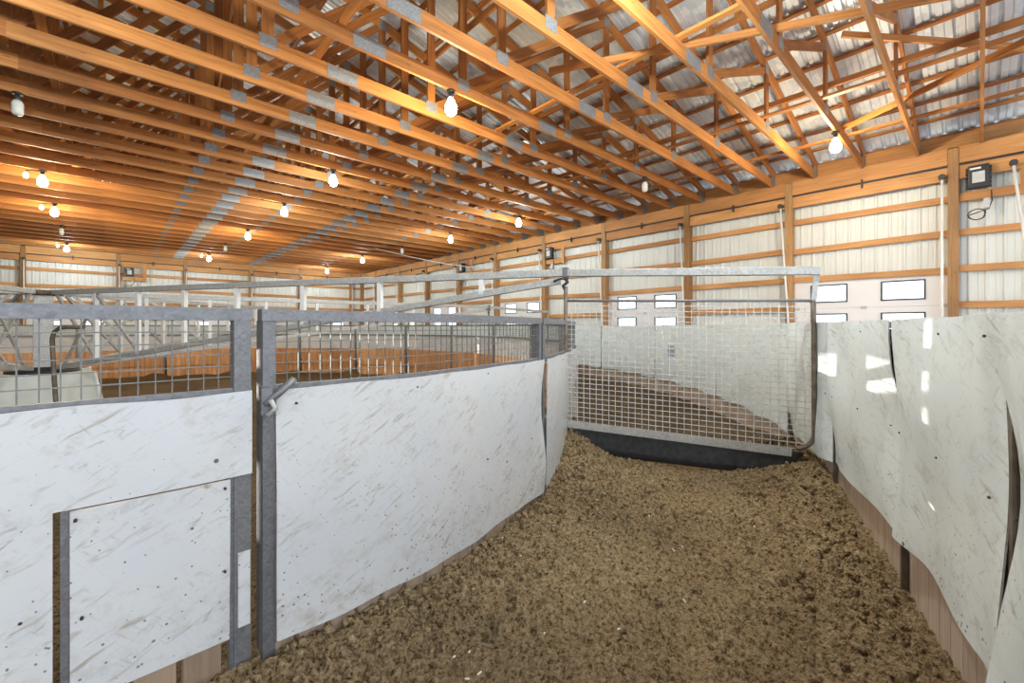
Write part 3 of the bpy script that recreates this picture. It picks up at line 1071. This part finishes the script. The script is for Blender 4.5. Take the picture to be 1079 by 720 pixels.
# near panel with the hatch
def hatch_panel():
    th0, th1 = -53.0, -38.81
    thm = (th0 + th1) / 2
    R0 = R_IN(thm)
    root = root_at('inner_fence_panel', thm, R0)
    f = local_arc(thm, R0)
    Rs = lambda t: R_IN(t) + 0.040
    hz = 0.905
    H0, H1 = -42.54, -39.32
    st = lambda t: SHEET_TOP + 0.004 * math.sin(t * 1.9)
    mb = MB()
    arc_sheet(mb, f, th0, H0, Rs, lambda t: 0.16, lambda t: hz + 0.004, 0.006, 30, 8, 0.012, 5)
    arc_sheet(mb, f, th0, th1 - 0.03, Rs, lambda t: hz, st, 0.006, 40, 6, 0.006, 5)
    mb.build('kick_sheet', M['sheet'], root)
    # hatch leaf
    mb = MB()
    arc_sheet(mb, f, H0 + 0.26, H1, lambda t: R_IN(t) + 0.022, lambda t: 0.19, lambda t: hz - 0.012, 0.006, 16, 8, 0.01, 6)
    h = mb.build('hatch_sheet', M['sheet'], root)
    mb = MB(); arc_post(mb, f, H0 + 0.22, R_IN(H0) + 0.010, 0.0, hz + 0.02, 0.034, 0.012); mb.build('hatch_frame', M['galv'], h)
    mb = MB(); arc_post(mb, f, H1 + 0.10, R_IN(H1) + 0.012, -0.1, hz - 0.004, 0.034, 0.03); mb.build('hatch_frame', M['galv'], h)
    mb = MB()
    arc_sheet(mb, f, th1 - 0.34, th1 - 0.06, lambda t: R_IN(t) + 0.032, lambda t: 0.23, lambda t: 0.56, 0.006, 3, 3, 0, 7)
    mb.build('sheet_offcut', M['sheet'], root)
    mb = MB(); arc_post(mb, f, th1 - 0.22, R_IN(th1) + 0.001, -0.1, RAIL0, 0.068, 0.05); mb.build('steel_post', M['galv'], root)
    mb = MB(); arc_bar(mb, f, th0, th1, lambda t: R_IN(t) - 0.004, SHEET_TOP - 0.03, SHEET_TOP + 0.018, 0.026, 40); mb.build('middle_rail', M['galv'], root)
    mb = MB(); arc_bar(mb, f, th0, th1 + 0.02, lambda t: R_IN(t) - 0.02, RAIL0, RAIL1, 0.052); mb.build('top_rail', M['galv'], root)
    mb = MB(); arc_mesh(mb, f, th0, th1 - 0.4, lambda t: R_IN(t) + 0.002, SHEET_TOP + 0.02, RAIL0, 0.052, 0.052); mb.build('wire_mesh', M['wire_dark'], root)
    mb = MB(); arc_boards(mb, f, H0 + 0.3, th1 - 0.6, lambda t: R_IN(t) - 0.025, -0.3, 0.26, 0.036); mb.build('board_wall', M['weathered'], root)
    for th, z in ((-44.5, 1.2), (-42.2, 1.22), (-38.95, 1.23), (-38.95, 0.95), (-42.2, 0.95), (-40.6, 0.93), (-39.45, 0.86), (-42.2, 0.86), (-39.45, 0.5), (-42.1, 0.5), (-43, 0.55), (-43.2, 0.3)):
        c = f(th, R_IN(th) + 0.043, z)
        mb = MB(); mb.tube([c + Vector((-0.02, 0, 0)), c + Vector((0.001, 0, 0))], 0.0055, 8); mb.build('screw', M['dark'], root)
    tag(root, 'white inner fence panel with a lower hatch, cut off by the left photo edge', 'fence panel', 'inner ring fence panels')
hatch_panel()

# spring latch on the post of the long white panel
lp = pol(-38.36, R_IN(-38.4) + 0.05, 1.26)
root = empty('gate_latch', lp, math.radians(-38.3) - ANG)
mb = MB(); mb.tube([(0.01, -0.035, -0.05), (0.022, 0.02, -0.005), (0.025, 0.09, 0.055)], 0.017, 8); mb.build('handle', M['galv'], root)
mb = MB(); mb.box(-0.01, 0.014, -0.05, 0.0, -0.10, 0.02); mb.build('latch_body', M['galv'], root, 0.004)
mb = MB(); mb.tube([(0.02, -0.03, -0.10), (0.035, 0.0, -0.07), (0.03, -0.02, -0.03)], 0.012, 6); mb.build('catch', M['galvlight'], root)
tag(root, 'spring latch with a slanted lever on the steel post beside the long white panel', 'latch')

# ------------------------------------------------------------------ outer fence
def outer_panel(th0, th1, label, near, seed, gap0=0.0, gap1=0.0):
    thm = (th0 + th1) / 2
    root = root_at('outer_fence_panel', thm, R_OUT)
    f = local_arc(thm, R_OUT)
    n = 40 if near else 16
    def edge(t, s):
        # curled, wavy sheet edges at the seams
        g = 0.25 + math.sin(s * PI) ** 1.2
        a = gap0 * g * (1 + 0.3 * math.sin(s * 9)) * sstep(0.12, 0.0, t) - gap1 * g * (1 + 0.25 * math.sin(s * 11)) * sstep(0.88, 1.0, t)
        b = -0.035 * sstep(0.15, 0.0, t) * math.sin(s * 4 + seed) * (gap0 > 0) - 0.03 * sstep(0.85, 1.0, t) * math.sin(s * 5 + 1 + seed) * (gap1 > 0)
        return a, b
    mb = MB()
    arc_sheet(mb, f, th0 + 0.05, th1 - 0.05, lambda t: R_OUT, lambda t: 0.392 + 0.018 * math.sin(t * 1.3 + seed), lambda t: 1.605 + 0.002 * math.sin(t * 1.9), 0.006,
              n, 14 if near else 4, 0.045 if near else 0.02, seed + 20, edge if near else None)
    mb.build('kick_sheet', M['sheet_out'], root)
    mb = MB(); arc_boards(mb, f, th0, th1, lambda t: R_OUT + (0.060 if near else 0.032), -0.15, 1.55 if near else 0.80, 0.036); mb.build('board_wall', M['weathered'], root)
    mb = MB(); arc_mesh(mb, f, th0, th1, lambda t: R_OUT + 0.05, 0.80, 1.56, 0.06, 0.06, 0.006); mb.build('wire_mesh', M['rusty'], root)
    mb = MB(); arc_bar(mb, f, th0, th1, lambda t: R_OUT + 0.035, 1.555, 1.595, 0.04); mb.build('top_rail', M['galv'], root)
    mb = MB(); arc_post(mb, f, th1 + (0.03 if near else 0), R_OUT + (0.04 if near else 0.065), -0.1, 1.59, 0.024 if near else 0.05, 0.03); mb.build('steel_post', M['rusty'] if near else M['galv'], root)
    if near:
        for t in (0.08, 0.5, 0.92):
            th = th0 + (th1 - th0) * t
            for z in (1.53, 0.98):
                c = f(th, R_OUT - 0.002 + 0.045 * noise.noise((th * 0.35 + seed + 20, z * 1.6, (seed + 20) * 1.7)), z)
                mb = MB(); mb.tube([c + Vector((-0.003, 0, 0)), c + Vector((0.004, 0, 0))], 0.005, 8); mb.build('screw', M['dark'], root)
    tag(root, label, 'fence panel', 'outer ring fence panels')
    return root
outer_panel(-38.5, -32.7, 'grey-white outer fence panel cut off by the right photo edge', True, 1, 0.0, 0.02)
outer_panel(-32.7, -26.85, 'grey-white outer fence panel between the wide wavy gap and the thin dark seam', True, 2, 0.17, 0.05)
outer_panel(-26.85, -20.4, 'grey-white outer fence panel with sunlit patches beside the thin dark seam', True, 3, 0.05, 0.02)
outer_panel(-20.4, -14.8, 'grey-white outer fence panel behind the free end of the mesh gate', True, 4, 0.02, 0.03)
outer_panel(-14.8, -2.6, 'outer fence panel seen through the mesh gate, with the square blue sticker side nearest', False, 5)
seams = [-2.6, 9.8, 22.4, 34.6, 46.8, 59, 71.2, 83.4, 95.6, 107.8, 120, 132.2, 144.4]
first_o = None
for k, (a, b) in enumerate(zip(seams, seams[1:])):
    lbl = 'pale outer fence panel beyond the mesh gate, %s around the ring' % ORD[k + 1]
    if first_o is None:
        first_o = outer_panel(a, a + 12.2, lbl, False, 6)
    else:
        c = copy_tree(first_o)
        thm = (a + b) / 2
        c.location = pol(thm, R_OUT)
        c.rotation_euler = (0, 0, math.radians(thm) - ANG)
        c['label'] = lbl
# blue-grey sticker on the far side of the lane
def ray_outer(px_, R):
    q = (px_ - 539.5) / 455.0
    A = 1 + q * q; B = 2 * (q * 8.57 - 7.9); Cc = 8.57 ** 2 + 7.9 ** 2 - R * R
    dd = (-B + math.sqrt(B * B - 4 * A * Cc)) / (2 * A)
    return q * dd, dd
r_, d_ = ray_outer(707, R_OUT - 0.01)
th_s = math.degrees(math.atan2(d_ - 7.9, r_ + 8.57))
root = root_at('notice_sticker', th_s, R_OUT - 0.012, 1.56 - 25 * d_ / 455)
mb = MB(); mb.box(-0.002, 0.002, -0.14, 0.14, -0.11, 0.11); mb.build('backing', plain('blue_grey_print', (0.25, 0.33, 0.42), 0.5), root)
mb = MB()
for y in (-0.07, 0.07):
    for z in (-0.055, 0.055):
        mb.box(-0.006, -0.003, y - 0.045, y + 0.045, z - 0.03, z + 0.03)
mb.build('pale_square', plain('pale_blue_print', (0.42, 0.52, 0.60), 0.5), root)
tag(root, 'small square blue-grey sticker of four blocks on the wall beyond the gate', 'sticker')

# ------------------------------------------------------------------ the walker: hub, arms, hanging gates
ARMS = [-17.5, 35.5, 86, 137, 188, 239, -67]
ZA, ZL = EYE + 0.63, EYE - 0.73
hub = empty('turntable_hub', (HUB[0], HUB[1], -0.32), math.atan2(HUB[1], HUB[0]))
def hz(z): return z + 0.32
mb = MB()
def frustum(mb, b0, b1, z0, z1):
    lo = [mb.bm.verts.new((x * b0, y * b0, z0)) for x, y in ((-1, -1), (1, -1), (1, 1), (-1, 1))]
    hi = [mb.bm.verts.new((x * b1, y * b1, z1)) for x, y in ((-1, -1), (1, -1), (1, 1), (-1, 1))]
    for k in range(4):
        mb.quad((lo[k], lo[(k + 1) % 4], hi[(k + 1) % 4], hi[k]))
    mb.quad(hi)
    mb.quad(lo[::-1])
frustum(mb, 0.80, 0.62, 0, hz(0.74))
mb.build('plinth', M['pale'], hub, 0.01)
for sx in (-1, 1):
    for sy in (-1, 1):
        mb = MB()
        mb.board((sx * 0.805, sy * 0.805, 0), (sx * 0.625, sy * 0.625, hz(0.75)), 0.05, 0.05)
        mb.build('corner_flange', M['white'], hub)
mb = MB(); mb.lathe([(0.48, hz(0.741)), (0.48, hz(0.78)), (0.28, hz(0.80)), (0.26, hz(0.84))], 24); mb.build('bearing', M['dark'], hub)
mb = MB(); mb.box(-0.13, 0.13, -0.13, 0.13, hz(0.82), hz(ZA)); mb.build('column', M['galvlight'], hub, 0.01)
mb = MB(); mb.lathe([(0.20, hz(ZA - 0.05)), (0.23, hz(ZA - 0.03)), (0.23, hz(ZA + 0.02)), (0.14, hz(ZA + 0.05)), (0.08, hz(ZA + 0.07))], 20); mb.build('top_cap', M['rusty'], hub)
tag(hub, 'steel centre column of the horse walker on a pale block inside the ring', 'walker hub')

def make_arm():
    """one radial lattice arm, local x outward from the hub, z from the ground"""
    root = empty('lattice_arm', (HUB[0], HUB[1], 0))
    Rp = 9.637
    MB().board((0.30, 0, ZA), (Rp, 0, ZA), 0.07, 0.085).build('upper_beam', M['galvlight'], root, 0.006)
    MB().board((0.34, 0, ZL), (Rp - 0.06, 0, ZA - 0.09), 0.06, 0.08).build('lower_beam', M['galvlight'], root, 0.006)
    def zl(x): return ZL + (ZA - 0.09 - ZL) * (x - 0.34) / (Rp - 0.4)
    ts = [0.15, 0.259, 0.369, 0.482, 0.61, 0.741, 0.892]
    for t in ts:
        x = t * Rp
        MB().board((x, 0, zl(x)), (x, 0, ZA), 0.06, 0.06, (1, 0, 0)).build('upright', M['white'], root)
    for a, b in zip([0.04] + ts[:1], ts[:2]):
        xa, xb = a * Rp, b * Rp
        MB().board((xa, 0, ZA - 0.04), (xb, 0, zl(xb) + 0.03), 0.04, 0.045).build('diagonal', M['galvlight'], root)
    for a, b in zip([0.06], ts[:1]):
        xa, xb = a * Rp, b * Rp
        MB().board((xa, 0.02, zl(xa) + 0.04), (xb, 0.02, ZA - 0.05), 0.03, 0.045).build('diagonal', M['galvlight'], root)
    return root, Rp

arm0, RP = make_arm()

def make_gate():
    """mesh pusher gate; local x from hinge (0) to free end, z from ground, hung at the arm tip"""
    root = empty('pusher_gate', (0, 0, 0))
    W = 2.41
    sag = lambda x: -0.09 * x / W
    MB().board((-0.08, 0, ZA), (W + 0.05, 0, ZA - 0.10), 0.07, 0.08).build('tip_beam', M['galvlight'], root, 0.006)
    z1 = lambda x: EYE + 0.305 + sag(x) * 0.6
    z0 = lambda x: 0.485 + sag(x)
    # frame: hinge post, top pipe, free end with rounded lower corner, bottom pipe
    MB().tube([(0, 0, z0(0) - 0.12), (0, 0, ZA - 0.16)], 0.024, 10).build('hinge_post', M['rusty'], root)
    MB().tube([(0, 0, z1(0)), (W, 0, z1(W))], 0.014, 8).build('top_pipe', M['galv'], root)
    pts = [(W - 0.005, 0, z1(W)), (W, 0, z1(W) - 0.2), (W + 0.005, 0, z0(W) + 0.16)]
    for k in range(1, 7):
        a = k / 6 * PI / 2
        pts.append((W + 0.005 - 0.15 + 0.15 * math.cos(a), 0, z0(W) + 0.16 - 0.15 * math.sin(a)))
    MB().tube(pts, 0.022, 10).build('end_pipe', M['rusty'], root)
    mb = MB()
    nv = 34
    for i in range(1, nv):
        x = W * i / nv
        lift = 0.0 if x < W - 0.15 else 0.15 - math.sqrt(max(0, 0.15 ** 2 - (x - (W - 0.15)) ** 2))
        mb.board((x, 0, z0(x) + lift), (x, 0, z1(x)), 0.007, 0.007, (1, 0, 0), 0)
    nh = 25
    for j in range(0, nh):
        s = j / nh
        xe = W if s > 0.12 else W - 0.15 + math.sqrt(max(0, 0.15 ** 2 - (0.15 - s * 1.38) ** 2)) if s * 1.38 < 0.15 else W
        mb.board((0, 0.005, z0(0) + (z1(0) - z0(0)) * s), (xe, 0.005, z0(xe) + (z1(xe) - z0(xe)) * s), 0.007, 0.007, (0, 0, 1), 0)
    mb.build('wire_mesh', M['wire'], root)
    mb = MB()
    mb.board((0.02, -0.012, z0(0) - 0.035), (W - 0.18, -0.012, z0(W - 0.18) - 0.035), 0.012, 0.085)
    mb.build('clamp_strip', M['galvlight'], root)
    # hanging rubber flap with a slanted free corner
    mb = MB()
    prof_b = [(0.02, 0.16), (0.6, 0.14), (1.4, 0.12), (W - 0.28, 0.13)]
    nx = 24
    xs_ = [0.02 + (W - 0.10) * i / nx for i in range(nx + 1)]
    def zbot(x):
        return 0.15 if x < W - 0.26 else 0.15 + (z0(W) - 0.02 - 0.15) * (x - (W - 0.26)) / 0.18
    grid = []
    for x in xs_:
        zt = z0(x) - 0.03
        zb_ = min(zbot(x) - 0.03, zt - 0.01)
        c = []
        for j in range(5):
            z = zt + (zb_ - zt) * j / 4
            y = 0.012 * math.sin(x * 3.1) * j / 4
            c.append((mb.bm.verts.new((x, y - 0.004, z)), mb.bm.verts.new((x, y + 0.006, z))))
        grid.append(c)
    for a, b in zip(grid, grid[1:]):
        for j in range(4):
            for s in (0, 1):
                fc = mb.quad((a[j][s], b[j][s], b[j + 1][s], a[j + 1][s]))
                fc.smooth = True
        for j in (0, 4):
            mb.quad((a[j][0], b[j][0], b[j][1], a[j][1]))
    for c in (grid[0], grid[-1]):
        for j in range(4):
            mb.quad((c[j][0], c[j + 1][0], c[j + 1][1], c[j][1]))
    mb.build('rubber_flap', M['rubber'], root)
    # hinge hardware and end hanger
    mb = MB()
    mb.tube([(0.0, 0, ZA - 0.20), (-0.03, 0, ZA - 0.15), (0.02, 0, ZA - 0.11), (-0.01, 0, ZA - 0.05)], 0.022, 8)
    mb.build('shackle', M['dark'], root)
    mb = MB()
    mb.tube([(-0.13, -0.05, ZA - 0.10), (-0.05, -0.05, ZA - 0.07), (0.05, -0.05, ZA - 0.07)], 0.012, 6)
    mb.build('hinge_bolt', M['dark'], root)
    mb = MB()
    mb.box(-0.03, 0.03, -0.04, 0.04, ZA - 0.05, ZA + 0.06)
    mb.build('beam_clamp', M['galv'], root)
    mb = MB()
    mb.board((W + 0.03, 0, ZA - 0.06), (W + 0.0, 0, z1(W) - 0.0), 0.02, 0.045, (1, 0, 0))
    mb.build('end_hanger', M['galvlight'], root)
    return root
gate0 = make_gate()
gdir = math.atan2(4.06 - 5.0, 2.86 - 0.62) - ANG     # direction of the near gate in plan
AN = ['that carries the near mesh gate', 'reaching back towards the door-side wall', 'reaching back towards the far corner', 'reaching towards the far end wall', 'pointing away to the far side', 'pointing towards the near far side', 'passing out of the photo at the left']
for k, a in enumerate(ARMS):
    o = arm0 if k == 0 else copy_tree(arm0)
    o.rotation_euler = (0, 0, math.radians(a) - ANG)
    tag(o, 'galvanised lattice arm of the walker %s' % AN[k], 'walker arm', 'walker arms')
    if k > 1:
        continue
    g = gate0 if k == 0 else copy_tree(gate0)
    g.location = pol(a, RP)
    g.rotation_euler = (0, 0, gdir if k == 0 else math.radians(a) - ANG)
    tag(g, ['wide mesh gate with black rubber flap hanging across the dirt lane', 'far mesh gate hanging by the door-side wall', 'far mesh gate hanging near the far corner', 'far mesh gate hanging near the far end wall'][k], 'gate', 'hanging mesh gates')

# dark bent conduit in front of the hub
def cam_pt(px_, py_, dd):
    r = (px_ - 539.5) / 455.0 * dd
    z = EYE - (py_ - 345) / 455.0 * dd
    return Vector((SA * dd + CA * r, CA * dd - SA * r, z))
mb = MB()
pts = [cam_pt(x, y, 6.6) for x, y in ((59.5, 452), (59, 425), (57, 395), (55.5, 370), (55, 357), (57, 350), (62, 346), (70, 345), (88, 345))]
mb.tube(pts, 0.030, 10)
tag(mb.build('cable_conduit', M['rusty']), 'dark bent conduit rising in front of the pale hub block', 'conduit')

a, b = cam_pt(396, 262, 16.5), cam_pt(528, 285, 18.0)
mb = MB()
mb.tube([a.lerp(b, k / 10) - Vector((0, 0, 0.12 * math.sin(PI * k / 10))) for k in range(11)], 0.012, 6)
tag(mb.build('power_cable', M['grey']), 'pale thin cable sagging from the trusses to the door-side wall', 'cable')

# ------------------------------------------------------------------ light
w = bpy.data.worlds.new('world')
sc.world = w
w.use_nodes = True
bg = w.node_tree.nodes['Background']
bg.inputs['Color'].default_value = (0.84, 0.92, 1.0, 1)
bg.inputs['Strength'].default_value = 2.7
sd = bpy.data.lights.new('sun', 'SUN')
sd.energy = 7.5
sd.angle = 0.0025
sd.color = (1.0, 0.93, 0.80)
so = bpy.data.objects.new('sun', sd)
COL.objects.link(so)
sun_dir = Vector((1.0, -0.73, -0.064)).normalized()
so.rotation_euler = sun_dir.to_track_quat('-Z', 'Y').to_euler()

# ------------------------------------------------------------------ camera
cd = bpy.data.cameras.new('camera')
cd.sensor_width = 36.0
cd.lens = 455.0 / 1079.0 * 36.0
cd.shift_y = -15.0 / 1079.0
cd.clip_start = 0.05
co = bpy.data.objects.new('camera', cd)
co.location = (0, 0, EYE)
co.rotation_euler = (PI / 2, 0, -ANG)
COL.objects.link(co)
sc.camera = co

sc.view_settings.view_transform = 'Standard'
sc.view_settings.look = 'None'
sc.view_settings.exposure = 0.13
sc.view_settings.gamma = 1.0
sc.view_settings.use_curve_mapping = False
try:
    sc.cycles.use_denoising = True
    sc.cycles.max_bounces = 10
    sc.cycles.diffuse_bounces = 6
    sc.cycles.transparent_max_bounces = 12
    sc.cycles.sample_clamp_indirect = 4.0
    sc.cycles.caustics_reflective = False
    sc.cycles.caustics_refractive = False
except Exception:
    pass
